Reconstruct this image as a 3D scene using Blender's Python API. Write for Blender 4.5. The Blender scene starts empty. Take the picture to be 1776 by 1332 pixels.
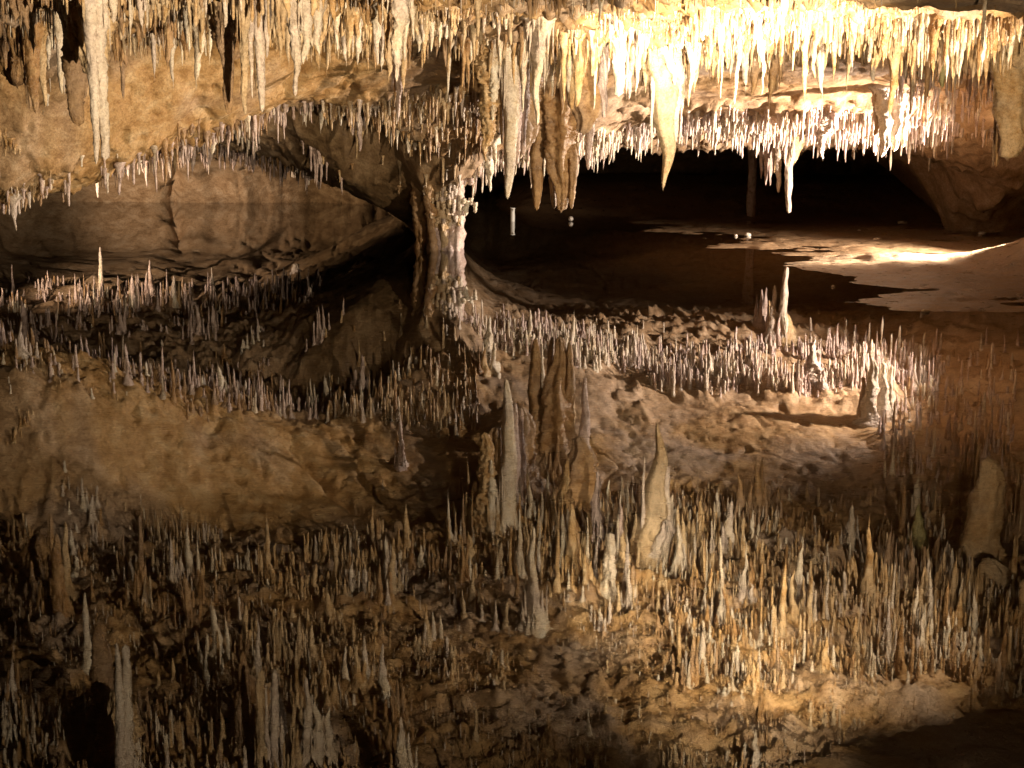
import bpy, math, random
import numpy as np
from mathutils import Matrix, Vector

random.seed(7)
rng = np.random.default_rng(11)
sc = bpy.context.scene
COL = sc.collection
CAM_H = 1.8
F = 2668.0
PITCH = math.radians(10.43)
ROLL = math.radians(0.4)

# ------------------------------------------------------------------ camera
cam_d = bpy.data.cameras.new('camera')
cam = bpy.data.objects.new('camera', cam_d)
COL.objects.link(cam)
RM = (Matrix.Rotation(math.pi / 2 - PITCH, 4, 'X') @ Matrix.Rotation(ROLL, 4, 'Z'))
cam.matrix_world = Matrix.Translation((0, 0, CAM_H)) @ RM
cam_d.sensor_width = 36.0
cam_d.lens = 36.0 * F / 1776.0
cam_d.clip_start = 0.05
cam_d.clip_end = 200
sc.camera = cam
R3 = np.array(RM.to_3x3())


def ray(px, v):
    d = np.array([(px - 888.0) / F, -(v - 666.0) / F, -1.0])
    w = R3 @ d
    return w / w[1]


def tip_from_pair(px, v, vr=None, d=None):
    """world point of a tip, from its height and the height of its mirror image in the pool"""
    a = ray(px, v)
    if d is None:
        d = -2 * CAM_H / (a[2] + ray(px, vr)[2])
    return np.array([a[0] * d, d, CAM_H + a[2] * d])


def project(P):
    P = np.atleast_2d(P) - np.array([0, 0, CAM_H])
    c = P @ R3
    dz = np.maximum(-c[:, 2], 1e-3)
    return 888 + F * c[:, 0] / dz, 666 - F * c[:, 1] / dz


def XatD(px, d):
    return (px - 888.0) / F * d


# ------------------------------------------------------------------ numpy noise
def _h(ix, iy, iz, seed):
    n = (ix.astype(np.int64) * 374761393 + iy.astype(np.int64) * 668265263 + iz.astype(np.int64) * 2147483647 + seed * 1274126177) & 0xffffffff
    n = ((n ^ (n >> 13)) * 1274126177) & 0xffffffff
    n = (n ^ (n >> 16)) & 0xffffffff
    return n.astype(np.float64) / 4294967295.0


def vnoise(x, y, seed=0):
    x = np.asarray(x, float); y = np.asarray(y, float)
    ix = np.floor(x); iy = np.floor(y)
    fx = x - ix; fy = y - iy
    fx = fx * fx * fx * (fx * (fx * 6 - 15) + 10); fy = fy * fy * fy * (fy * (fy * 6 - 15) + 10)
    z = np.zeros_like(ix)
    a = _h(ix, iy, z, seed); b = _h(ix + 1, iy, z, seed)
    c = _h(ix, iy + 1, z, seed); d = _h(ix + 1, iy + 1, z, seed)
    return ((a + (b - a) * fx) * (1 - fy) + (c + (d - c) * fx) * fy) * 2 - 1


def fbm(x, y, scale, oct=4, seed=0, gain=.5, ridge=False):
    s = 0; a = 1; t = 0
    c_, s_ = math.cos(.6), math.sin(.6)
    x = np.asarray(x, float) / scale; y = np.asarray(y, float) / scale
    for o in range(oct):
        n = vnoise(x, y, seed + o * 17)
        if ridge:
            n = 1 - 2 * np.abs(n)
        s = s + a * n; t += a; a *= gain
        x, y = (c_ * x - s_ * y) * 2.03 + 3.1, (s_ * x + c_ * y) * 2.03 + 1.7
    return s / t


def sstep(a, b, x):
    t = np.clip((x - a) / (b - a), 0, 1)
    return t * t * (3 - 2 * t)


# ------------------------------------------------------------------ cave ceiling height field
CP = []
def cp(px, d, h):
    CP.append((XatD(px, d), d, h))
for px in (-500, 0, 450, 900, 1350, 1776, 2300):
    for d, h in ((3, 2.5), (7, 2.45), (10, 2.43), (12.2, 2.41)):
        cp(px, d, h)
for px in (0, 300, 600, 900, 1200, 1500, 1776, 2100):
    cp(px, 14.0, 2.38)
cp(-400, 14, 2.1)
# the yellow dome face on the left and its lip
for px, d, h in ((-350, 15, 1.2), (0, 15.0, 1.2), (100, 15.3, 1.14), (100, 14.5, 2.1), (0, 14.4, 2.1), (300, 15.95, 1.44), (300, 15.15, 2.28),
                 (200, 15.6, 1.3), (200, 14.9, 2.15),
                 (400, 16.3, 1.58), (400, 15.3, 2.3), (500, 16.8, 1.73), (500, 15.6, 2.3), (650, 17.0, 1.86), (650, 15.7, 2.32), (790, 17.2, 1.9), (790, 15.8, 2.3)):
    cp(px, d, h)
# centre: slope down towards the arch
for px, d, h in ((830, 18.9, 1.12), (900, 19, 1.22), (1040, 19.2, 1.36), (900, 17, 1.85), (1040, 17, 2.0), (900, 15.6, 2.3), (1040, 15.6, 2.33), (900, 18, 1.5), (1040, 18.2, 1.62), (850, 18, 1.42), (850, 17, 1.8)):
    cp(px, d, h)
# right: band and lip
for px, h1 in ((1150, 1.72), (1300, 1.74), (1450, 1.79), (1560, 1.84), (1680, 1.88)):
    cp(px, 18.5, h1); cp(px, 17.2, 2.07); cp(px, 15.7, 2.32); cp(px, 19.2, 1.55); cp(px, 20.0, 1.42)
for px in (1100, 1250, 1400, 1540):
    cp(px, 21.3, 1.2); cp(px, 24, 1.35); cp(px, 28, 1.1); cp(px, 30.5, .3); cp(px, 31.5, -.5)
for px, d, h in ((880, 21, 1.15), (960, 21.3, 1.2), (900, 25, 1.2), (960, 28, 1.0), (900, 30.5, .2), (900, 31.5, -.5), (1000, 31.5, -.5)):
    cp(px, d, h)
# right wall that closes the void
for px in (1680, 1780, 1950, 2300):
    cp(px, 20, 1.35); cp(px, 21.0, 1.0); cp(px, 21.9, .4); cp(px, 22.7, -.4); cp(px, 25, -.6); cp(px, 30, -.6)
cp(1610, 22, 1.05); cp(1640, 25, -.2); cp(1640, 28, -.3)
# left, behind the lip
for px, d, h in ((-300, 17, 1.15), (0, 17, 1.22), (200, 17.6, 1.36), (350, 18.3, 1.55), (500, 18.8, 1.62), (640, 18.6, 1.66), (0, 20, 1.16), (200, 20, 1.28),
                 (350, 20.5, 1.25), (0, 22.5, 1.0), (200, 22.5, 1.02), (400, 22.8, 1.0), (0, 25, .82), (250, 25.3, .78), (430, 25.3, .8)):
    cp(px, d, h)
for px in (-500, -200, 0, 200, 400, 600, 700):
    cp(px, 26.5, .62); cp(px, 27.1, .1); cp(px, 27.9, -.6); cp(px, 31.5, -.7)
# partition between the left pool and the void, running back from the column
for d in (20.3, 22, 24, 26, 28, 30):
    cp(745, d, -.1); cp(800, d, .95); cp(840, d, 1.15)
for d, k in ((20.3, 0), (22, .12), (24, .3)):
    cp(480, d, 1.12 - k * .5); cp(550, d, .80 - k * .5); cp(620, d, .56 - k * .6); cp(695, d, .26 - k)
cp(760, 18.9, .55); cp(715, 18.9, .80); cp(600, 18.9, 1.05); cp(800, 18.6, .9)
cp(680, 17.9, 1.5)
CP = np.array(CP)


def tps_fit(P, h, lam=.002):
    n = len(P)
    r2 = ((P[:, None, :] - P[None, :, :]) ** 2).sum(-1)
    K = r2 * np.log(np.sqrt(r2) + 1e-9)
    K[np.diag_indices(n)] = lam
    A = np.zeros((n + 3, n + 3)); A[:n, :n] = K; A[:n, n] = 1; A[:n, n + 1:] = P; A[n, :n] = 1; A[n + 1:, :n] = P.T
    return np.linalg.solve(A, np.concatenate([h, [0, 0, 0]]))


W = tps_fit(CP[:, :2], CP[:, 2])
def tps(x, y):
    x = x.ravel(); y = y.ravel()
    out = np.empty(len(x))
    for s in range(0, len(x), 20000):
        xx = x[s:s + 20000]; yy = y[s:s + 20000]
        r2 = (xx[:, None] - CP[None, :, 0]) ** 2 + (yy[:, None] - CP[None, :, 1]) ** 2
        out[s:s + 20000] = (.5 * r2 * np.log(r2 + 1e-12)) @ W[:-3] + W[-3] + W[-2] * xx + W[-1] * yy
    return out


def axis(parts):
    a = []
    for lo, hi, st in parts:
        n = max(1, int(round((hi - lo) / st)))
        a.append(np.linspace(lo, hi, n, endpoint=False))
    a.append(np.array([parts[-1][1]]))
    return np.concatenate(a)


def smooth_mask(X, Y):
    """0 where the rock is bare and smooth, 1 where it is rough and carries stalactites"""
    px = 888 + X / Y * F
    m = np.ones_like(X)
    wob = fbm(X, Y, .8, 3, 91) * .35
    # yellow dome face
    lipd = np.interp(px, [0, 100, 300, 400, 500, 650, 800], [15.0, 15.3, 15.95, 16.3, 16.8, 17.0, 17.2])
    dome = sstep(14.75, 15.05, Y + wob * .6) * (1 - sstep(lipd - .02, lipd + .05, Y)) * sstep(20, 110, px + 60 * wob) * (1 - sstep(790, 850, px))
    m = m * (1 - .93 * dome)
    # pink slope right of the column
    pink = sstep(15.9, 16.3, Y + wob) * (1 - sstep(18.75, 18.95, Y)) * sstep(830, 860, px) * (1 - sstep(1050, 1120, px + 60 * wob))
    m = m * (1 - .85 * pink)
    band = sstep(16.1, 16.6, Y + wob) * (1 - sstep(18.4, 18.6, Y)) * sstep(1100, 1150, px) * (1 - sstep(1540, 1600, px))
    m = m * (1 - .9 * band)
    # brown flank of the partition
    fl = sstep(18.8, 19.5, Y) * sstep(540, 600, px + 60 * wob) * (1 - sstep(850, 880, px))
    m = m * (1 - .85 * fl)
    far = sstep(23.6, 24.4, Y + wob)
    m = m * (1 - .8 * far)
    slab = sstep(0, .12, (1290 - px) / 486. * -1.15 + 9.15 - Y + wob * .3) * sstep(1250, 1330, px)
    m = m * (1 - .8 * slab)
    return m


gx = axis([(-12, -6.5, .35), (-6.5, -4.8, .07), (-4.8, 4.8, .028), (4.8, 7.5, .06), (7.5, 12, .35)])
gy = axis([(-5, 7.5, .3), (7.5, 9, .06), (9, 17.3, .024), (17.3, 23, .04), (23, 32, .1)])
GX, GY = np.meshgrid(gx, gy)
# relief of the steep far walls: hollows, notches and ledges push the wall back and forth
pxw = 888 + GX / np.maximum(GY, .5) * F
Yw = GY + (.30 * fbm(GX, GY * 0, .9, 3, 501) + .10 * fbm(GX, GY * 0, .2, 2, 502)) * sstep(23.5, 25, GY)
Yw = Yw - .45 * np.exp(-((pxw - 304 - 14 * fbm(GX * 0, GY, .25, 3, 507) + (GY - 26.8) * 14) / 9.) ** 2) * sstep(25.6, 26.3, GY)
Yw = Yw + (.35 * fbm(GX, GY, 1.1, 3, 503, ridge=True)) * sstep(19.5, 20.5, GY) * sstep(1500, 1600, pxw)
base = tps(GX, Yw).reshape(GX.shape)
base = np.minimum(base, 2.75)
msk = smooth_mask(GX, GY)
rough = .3 + .7 * msk
H = base + fbm(GX, GY, 2.2, 3, 5) * .07
H += rough * (fbm(GX, GY, .55, 4, 21, ridge=True) * .075 + fbm(GX, GY, .16, 3, 33) * .034)
H += fbm(GX, GY, .9, 4, 44, ridge=True) * .045
# stepped bedding edges in the rock, running slightly askew
st = (GY * .93 + GX * .25 + fbm(GX, GY, 1.6, 3, 55) * .7)
fr = st * 1.05 % 1.0
H += (.055 * (sstep(.0, .8, fr) - sstep(.9, 1.0, fr)) - .03) * (.25 + .75 * msk) * sstep(8.8, 10, GY) * (1 - sstep(1250, 1330, pxw) * (GY < 9.6))
# overhanging lip across the middle
lip_d = 13.0 + .25 * fbm(GX, GX * 0, .9, 3, 401) + .12 * fbm(GX, GY, .3, 2, 402)
H -= .13 * np.exp(-np.clip(lip_d - GY, 0, 9) / .5) * (1 - sstep(lip_d, lip_d + .10, GY)) * sstep(-.9, -.4, GX) * (1 - sstep(1.6, 2.4, GX))
# open cracks in the bare faces
ck = np.abs(fbm(GX + .3 * GY, GY, 1.3, 2, 411)); ck2 = np.abs(fbm(GX * .8, GY * 1.3, .55, 2, 412))
H += (1 - msk) * (1 - sstep(1250, 1330, pxw) * (GY < 10.5)) * (.06 * (1 - sstep(.0, .03, ck)) + .03 * (1 - sstep(0, .03, ck2)))
H += (1 - msk) * fbm(GX, GY, .5, 4, 413, ridge=True) * .03
_p1 = np.array([-2.35, 16.35]); _p2 = np.array([-1.0, 14.9]); _dv = (_p2 - _p1) / np.linalg.norm(_p2 - _p1)
_al = (GX - _p1[0]) * _dv[0] + (GY - _p1[1]) * _dv[1]
_ac = (GX - _p1[0]) * -_dv[1] + (GY - _p1[1]) * _dv[0] + .06 * fbm(GX, GY, .3, 3, 431)
H += .17 * np.exp(-(_ac / .06) ** 2) * sstep(-.2, .2, _al) * (1 - sstep(1.9, 2.1, _al))
wp = pxw + 14 * fbm(GX * 0, GY, .8, 3, 420)
H -= 1.6 * sstep(732, 742, wp) * (1 - sstep(786, 796, wp)) * sstep(18.9, 19.3, GY)
# lumpy undergrowth of rock between stalactite bases
cell = np.maximum(0, fbm(GX, GY, .085, 2, 66)) ** 1.2
H -= (cell * .10 + .03 * np.maximum(0, fbm(GX, GY, .045, 2, 67))) * msk * sstep(8.5, 9.5, GY) * (1 - sstep(23, 24, GY))
# dimples in the bare rock
dm = fbm(GX, GY, .22, 2, 77)
H += (1 - msk) * sstep(.42, .6, dm) * .05
# near slab on the right, a hand's breadth lower
pxg = 888 + GX / np.maximum(GY, .5) * F
slab = sstep(0, .10, (1290 - pxg) / 486. * -1.15 + 9.15 - GY + .05 * fbm(GX, GY, .4, 3, 8)) * sstep(1200, 1330, pxg)
H -= slab * .07 * sstep(3, 6, GY)
# close the cave on every side
H -= sstep(8.2, 10.5, np.abs(GX + .3 * fbm(GX, GY, 1.5, 2, 3))) * 4 + sstep(-2.5, -4.3, GY) * 4
H = np.maximum(H, -.8)


def sample(gridH, x, y):
    x = np.clip(np.asarray(x, float), gx[0], gx[-1] - 1e-6); y = np.clip(np.asarray(y, float), gy[0], gy[-1] - 1e-6)
    i = np.clip(np.searchsorted(gx, x, 'right') - 1, 0, len(gx) - 2)
    j = np.clip(np.searchsorted(gy, y, 'right') - 1, 0, len(gy) - 2)
    tx = (x - gx[i]) / (gx[i + 1] - gx[i]); ty = (y - gy[j]) / (gy[j + 1] - gy[j])
    return (gridH[j, i] * (1 - tx) + gridH[j, i + 1] * tx) * (1 - ty) + (gridH[j + 1, i] * (1 - tx) + gridH[j + 1, i + 1] * tx) * ty


def mesh_np(name, verts, quads, tris=None):
    me = bpy.data.meshes.new(name)
    verts = np.asarray(verts, np.float32)
    nq = len(quads); nt = 0 if tris is None else len(tris)
    me.vertices.add(len(verts)); me.vertices.foreach_set('co', verts.ravel())
    loops = np.asarray(quads, np.int32).ravel()
    if nt:
        loops = np.concatenate([loops, np.asarray(tris, np.int32).ravel()])
    me.loops.add(len(loops)); me.loops.foreach_set('vertex_index', loops)
    me.polygons.add(nq + nt)
    starts = np.concatenate([np.arange(nq) * 4, nq * 4 + np.arange(nt) * 3]).astype(np.int32)
    tot = np.concatenate([np.full(nq, 4), np.full(nt, 3)]).astype(np.int32)
    me.polygons.foreach_set('loop_start', starts); me.polygons.foreach_set('loop_total', tot)
    me.polygons.foreach_set('use_smooth', np.ones(nq + nt, bool))
    me.update(calc_edges=True)
    me.validate()
    return me


def link(name, me, mat, parent=None, **props):
    o = bpy.data.objects.new(name, me)
    if mat is not None and len(me.materials) == 0:
        me.materials.append(mat)
    COL.objects.link(o)
    if parent is not None:
        o.parent = parent
    for k, v in props.items():
        o[k] = v
    return o


def grid_mesh(name, X, Y, Z, flip=False):
    ny, nx = X.shape
    v = np.stack([X.ravel(), Y.ravel(), Z.ravel()], 1)
    a = (np.arange(ny - 1)[:, None] * nx + np.arange(nx - 1)[None, :]).ravel()
    q = np.stack([a, a + 1, a + nx + 1, a + nx], 1)
    if flip:
        q = q[:, ::-1]
    return mesh_np(name, v, q)


# ------------------------------------------------------------------ materials
def nt(m):
    m.use_nodes = True
    n = m.node_tree
    n.nodes.clear()
    return n


def rock_mat(name, c_dark, c_mid, c_light, c_tint, rough=.6, bump=.5, scale=1.0, tips=False, spec=.5, stain=False, depth_dark=False):
    m = bpy.data.materials.new(name)
    n = nt(m); N = n.nodes; L = n.links
    out = N.new('ShaderNodeOutputMaterial'); bs = N.new('ShaderNodeBsdfPrincipled')
    L.new(bs.outputs[0], out.inputs[0])
    geo = N.new('ShaderNodeNewGeometry')
    def noise(sc_, det=6, rgh=.6, dist=0.0):
        t = N.new('ShaderNodeTexNoise'); t.inputs['Scale'].default_value = sc_; t.inputs['Detail'].default_value = det
        t.inputs['Roughness'].default_value = rgh; t.inputs['Distortion'].default_value = dist
        L.new(geo.outputs['Position'], t.inputs['Vector'])
        return t.outputs['Fac']
    def ramp(fac, stops):
        r = N.new('ShaderNodeValToRGB')
        el = r.color_ramp.elements
        while len(el) < len(stops):
            el.new(.5)
        for e, (p, c) in zip(el, stops):
            e.position = p; e.color = (*c, 1)
        L.new(fac, r.inputs[0])
        return r.outputs[0]
    def mix(f, a, b, mode='MIX'):
        x = N.new('ShaderNodeMix'); x.data_type = 'RGBA'; x.blend_type = mode
        if isinstance(f, float): x.inputs[0].default_value = f
        else: L.new(f, x.inputs[0])
        L.new(a, x.inputs[6]); L.new(b, x.inputs[7])
        return x.outputs[2]
    big = noise(.9 * scale, 5, .55, .6)
    med = noise(5.5 * scale, 8, .65, .4)
    fine = noise(38 * scale, 6, .7)
    base = ramp(med, [(.30, c_dark), (.46, c_mid), (.66, c_light)])
    tint = ramp(med, [(.32, tuple(.6 * v for v in c_tint)), (.6, c_tint)])
    tf = ramp(big, [(.44, (0, 0, 0)), (.62, (1, 1, 1))])
    col = mix(tf, base, tint)
    sp = ramp(fine, [(.36, (.22, .16, .11)), (.54, (1, 1, 1))])
    if depth_dark:
        va = N.new('ShaderNodeVertexColor'); va.layer_name = 'depth_dark'
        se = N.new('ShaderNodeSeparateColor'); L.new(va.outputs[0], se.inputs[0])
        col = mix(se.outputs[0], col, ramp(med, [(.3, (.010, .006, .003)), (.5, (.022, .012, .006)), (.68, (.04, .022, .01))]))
    if stain:
        va = N.new('ShaderNodeVertexColor'); va.layer_name = 'stain'
        se = N.new('ShaderNodeSeparateColor'); L.new(va.outputs[0], se.inputs[0])
        col = mix(se.outputs[0], col, ramp(med, [(.3, (.34, .18, .06)), (.5, (.51, .31, .13)), (.68, (.64, .45, .24))]))
        col = mix(se.outputs[1], col, ramp(med, [(.3, (.27, .165, .085)), (.5, (.46, .31, .185)), (.68, (.59, .44, .30))]))
    if stain:
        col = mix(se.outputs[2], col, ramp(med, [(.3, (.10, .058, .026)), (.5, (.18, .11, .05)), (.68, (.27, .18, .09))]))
    col = mix(.45, col, sp, 'MULTIPLY')
    L.new(col, bs.inputs['Base Color'])
    rr = N.new('ShaderNodeMapRange'); rr.inputs[1].default_value = .3; rr.inputs[2].default_value = .7
    rr.inputs[3].default_value = rough - .18; rr.inputs[4].default_value = rough + .15
    L.new(med, rr.inputs[0]); L.new(rr.outputs[0], bs.inputs['Roughness'])
    bs.inputs['Specular IOR Level'].default_value = spec
    b1 = N.new('ShaderNodeBump'); b1.inputs['Strength'].default_value = bump; b1.inputs['Distance'].default_value = .03
    L.new(noise(14 * scale, 8, .7), b1.inputs['Height'])
    b2 = N.new('ShaderNodeBump'); b2.inputs['Strength'].default_value = bump * .8; b2.inputs['Distance'].default_value = .006
    L.new(noise(70 * scale, 4, .6), b2.inputs['Height']); L.new(b1.outputs[0], b2.inputs['Normal'])
    L.new(b2.outputs[0], bs.inputs['Normal'])
    return m


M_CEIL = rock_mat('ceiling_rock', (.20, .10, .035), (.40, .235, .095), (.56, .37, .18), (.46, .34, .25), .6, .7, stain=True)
M_OCHRE = rock_mat('ochre_calcite', (.30, .15, .045), (.54, .34, .15), (.72, .54, .32), (.62, .47, .30), .34, .8, 1.6)
M_PALE = rock_mat('pale_calcite', (.50, .36, .22), (.74, .62, .46), (.85, .78, .66), (.70, .58, .50), .33, .8, 1.6)
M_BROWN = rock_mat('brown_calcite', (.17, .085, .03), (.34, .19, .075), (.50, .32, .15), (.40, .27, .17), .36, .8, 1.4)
M_PINK = rock_mat('pinkish_calcite', (.34, .22, .16), (.58, .43, .36), (.74, .62, .56), (.60, .46, .42), .36, .8, 1.6)
M_GREEN = rock_mat('greenish_calcite', (.20, .17, .06), (.36, .33, .14), (.50, .46, .24), (.42, .38, .18), .5, .4, 1.6)
M_FLOOR = rock_mat('pool_floor_mud', (.13, .080, .042), (.24, .155, .085), (.36, .25, .15), (.28, .19, .11), .38, .8, 1.4, depth_dark=True)
M_STONE = rock_mat('wet_stone', (.5, .42, .34), (.7, .62, .52), (.8, .75, .68), (.7, .6, .5), .35, .3, 3)

mw = bpy.data.materials.new('still_water')
n = nt(mw); N = n.nodes; L = n.links
out = N.new('ShaderNodeOutputMaterial'); mx = N.new('ShaderNodeMixShader'); fr_ = N.new('ShaderNodeFresnel'); fr_.inputs['IOR'].default_value = 1.34
gl = N.new('ShaderNodeBsdfGlossy'); gl.inputs['Roughness'].default_value = 0.0; gl.inputs['Color'].default_value = (1, 1, 1, 1)
tr = N.new('ShaderNodeBsdfTransparent'); tr.inputs['Color'].default_value = (.84, .76, .64, 1)
L.new(fr_.outputs[0], mx.inputs[0]); L.new(tr.outputs[0], mx.inputs[1]); L.new(gl.outputs[0], mx.inputs[2]); L.new(mx.outputs[0], out.inputs[0])
bp = N.new('ShaderNodeBump'); bp.inputs['Strength'].default_value = .02; bp.inputs['Distance'].default_value = .004
tn = N.new('ShaderNodeTexNoise'); tn.inputs['Scale'].default_value = 2.5; tn.inputs['Detail'].default_value = 2
g_ = N.new('ShaderNodeNewGeometry'); L.new(g_.outputs['Position'], tn.inputs['Vector']); L.new(tn.outputs['Fac'], bp.inputs['Height'])
L.new(bp.outputs[0], gl.inputs['Normal'])

# ------------------------------------------------------------------ ceiling, floor, water
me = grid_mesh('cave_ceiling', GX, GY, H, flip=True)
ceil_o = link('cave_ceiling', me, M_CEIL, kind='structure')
# mineral staining: yellow clay film on the left face, grey-pink bare rock far back, both part of the rock itself
zc_ = np.zeros((GX.size, 4), np.float32); zc_[:, 3] = 1
yel = 1.0 * sstep(14.2, 15.2, GY + .5 * fbm(GX, GY, .9, 3, 301)) * (1 - sstep(16.6, 17.6, GY)) * (1 - sstep(-1.6, -.8, GX))
gp = sstep(-.22, .25, fbm(GX, GY, .9, 3, 311) - .35 * np.abs(GY - 14.9)) * yel
zc_[:, 0] = (yel * (1 - gp)).ravel()
zc_[:, 1] = np.maximum(sstep(17, 19.5, GY), gp * .9).ravel()
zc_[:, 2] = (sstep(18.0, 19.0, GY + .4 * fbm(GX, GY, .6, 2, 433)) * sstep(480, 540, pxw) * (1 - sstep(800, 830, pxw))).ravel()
at = me.color_attributes.new('stain', 'FLOAT_COLOR', 'POINT')
at.data.foreach_set('color', zc_.ravel())

fx = axis([(-12, -5, .3), (-5, 1.5, .08), (1.5, 7.5, .035), (7.5, 12, .3)])
fy = axis([(-5, 11, .15), (11, 22, .045), (22, 27, .08), (27, 32, .2)])
FX, FY = np.meshgrid(fx, fy)
pxf = 888 + FX / np.maximum(FY, .5) * F
Z = -.34 + .05 * fbm(FX, FY, 1.3, 4, 101)
# shoals and mud flat on the right
shore = np.interp(FY, [11, 12.5, 13.2, 13.9, 15, 16.4, 17.8, 19.3, 21, 24, 27], [4.9, 4.5, 3.7, 3.1, 4.2, 3.7, 3.4, 2.9, 2.7, 2.2, 1.0])
sd = FX - shore + .55 * fbm(FX * .45, FY * 1.5, .8, 4, 131)
Z = Z + .33 * sstep(-3.4, 0, sd) + .028 * sstep(-.2, 1.6, sd)
Z += .030 * fbm(FX * .5, FY * 1.7, .7, 6, 151, gain=.6)
Z += .016 * fbm(FX, FY, .22, 4, 171, gain=.6) * sstep(-1, .3, sd) + .03 * np.maximum(0, fbm(FX, FY * 1.4, .35, 3, 172) - .25)
# low mud bar by the mound, raised to catch the rear lamps as glare
Z += .07 * np.exp(-((FY - 17.85) / .30) ** 2) * sstep(3.4, 4.3, FX)
# far dark shore
Z += .4 * sstep(24.5, 27, FY + .4 * fbm(FX, FY, 1.2, 3, 12)) * sstep(-.6, .4, FX)
# dark mound at the right edge
mo = np.exp(-(((FX - 6.35) / .75) ** 2 + ((FY - 17.2) / .9) ** 2))
Z += .42 * mo
# the bank the visitors stand on
Z += .75 * sstep(3.6, 2.4, FY + .2 * fbm(FX, FY, .8, 3, 14))
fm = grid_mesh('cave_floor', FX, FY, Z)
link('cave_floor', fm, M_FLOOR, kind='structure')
fc = np.zeros((FX.size, 4), np.float32); fc[:, 3] = 1; fc[:, 0] = (sstep(-.05, -.26, Z) * (FY > 3)).ravel()  # deep floor coloured darker, standing in for light absorbed by the water
fa = fm.color_attributes.new('depth_dark', 'FLOAT_COLOR', 'POINT'); fa.data.foreach_set('color', fc.ravel())
wx = np.linspace(-12, 12, 13); wy = np.linspace(2.2, 32, 16)
WX, WY = np.meshgrid(wx, wy)
link('pool_water', grid_mesh('pool_water', WX, WY, WX * 0), mw, kind='structure')

# ------------------------------------------------------------------ stalactite builder
def spike(L_, r, sides=10, segs=14, taper=1.0, lump=.12, wig=.0, flare=1.2, tipr=.12, oval=1.0, seed=0, up=.07, flute=.0):
    """one tapered dripstone, hanging down from z=0; root reaches up into the rock"""
    g = np.random.default_rng(seed)
    t = np.concatenate([[-up / max(L_, .01)], np.linspace(0, 1, segs) ** 1.0])
    a = np.arange(sides) / sides * 2 * math.pi
    tt = np.clip(t, 0, 1)
    prof = (1 - tipr) * (1 - tt ** (1 / 1.25)) ** taper + tipr
    prof = prof * (1 + flare * np.exp(-tt * L_ / .06) )
    # drip rings: radius breathes along the length
    ph = g.random(4) * 6.28
    k = L_ * np.array([9, 17, 31, 50.])
    br = sum(np.sin(tt * k[i] + ph[i]) * w for i, w in enumerate((.5, .35, .25, .18)))
    prof = prof * (1 + lump * br)
    prof[-1] *= .35
    A_, B_ = np.meshgrid(a, t * L_ / max(r, 1e-3) if L_ != 1 else t * 18)
    nz = fbm(np.cos(A_) * 1.1 + seed * 3.7, B_ * .55 + np.sin(A_) * 1.1, 1.0, 5, seed % 97, gain=.65)
    nz = nz + .45 * np.maximum(0, fbm(np.cos(A_) * 2.6 + seed, B_ * 1.7 + np.sin(A_) * 2.6, 1.0, 2, seed % 89) - .1)
    R = prof[:, None] * r * (1 + nz * min(.55, lump * 3.2) + lump * .9 * g.standard_normal((len(t), sides)) * .6 + flute * np.cos(a * 5 + ph[0])[None, :])
    cx = wig * r * (.3 * np.sin(tt * 6 + ph[1]) + .14 * np.sin(tt * 17 + ph[2])); cx = cx - cx[-1]
    cy = wig * r * .3 * np.cos(tt * 6 + ph[3]); cy = cy - cy[-1]
    x = cx[:, None] + R * np.cos(a)[None, :] * oval
    y = cy[:, None] + R * np.sin(a)[None, :]
    z = np.broadcast_to((-t * L_)[:, None], x.shape).copy()
    z[1:-1] += g.standard_normal(z[1:-1].shape) * L_ / segs * .12
    v = np.stack([x.ravel(), y.ravel(), z.ravel()], 1)
    ns = len(t)
    v = np.vstack([v, [cx[-1], cy[-1], -L_ - r * .15]])
    i = (np.arange(ns - 1)[:, None] * sides)
    j = np.arange(sides)[None, :]; j2 = (j + 1) % sides
    q = np.stack([(i + j), (i + sides + j), (i + sides + j2), (i + j2)], -1).reshape(-1, 4)
    tip = ns * sides
    tr_ = np.array([[(ns - 1) * sides + jj, tip, (ns - 1) * sides + (jj + 1) % sides] for jj in range(sides)])
    return v, q, tr_


def merge(parts):
    V = []; Q = []; T = []; o = 0
    for (v, q, t), off in parts:
        V.append(v + np.asarray(off)[None, :]); Q.append(q + o); T.append(t + o); o += len(v)
    return np.vstack(V), np.vstack(Q), np.vstack(T)


def spike_obj(name, mat, parent, loc, **kw):
    v, q, t = spike(**kw)
    o = link(name, mesh_np(name, v, q, t), mat, parent)
    o.location = loc
    return o


LAND = []      # (x, y, direct px, direct v mid, short description)
SD = [100]


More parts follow.
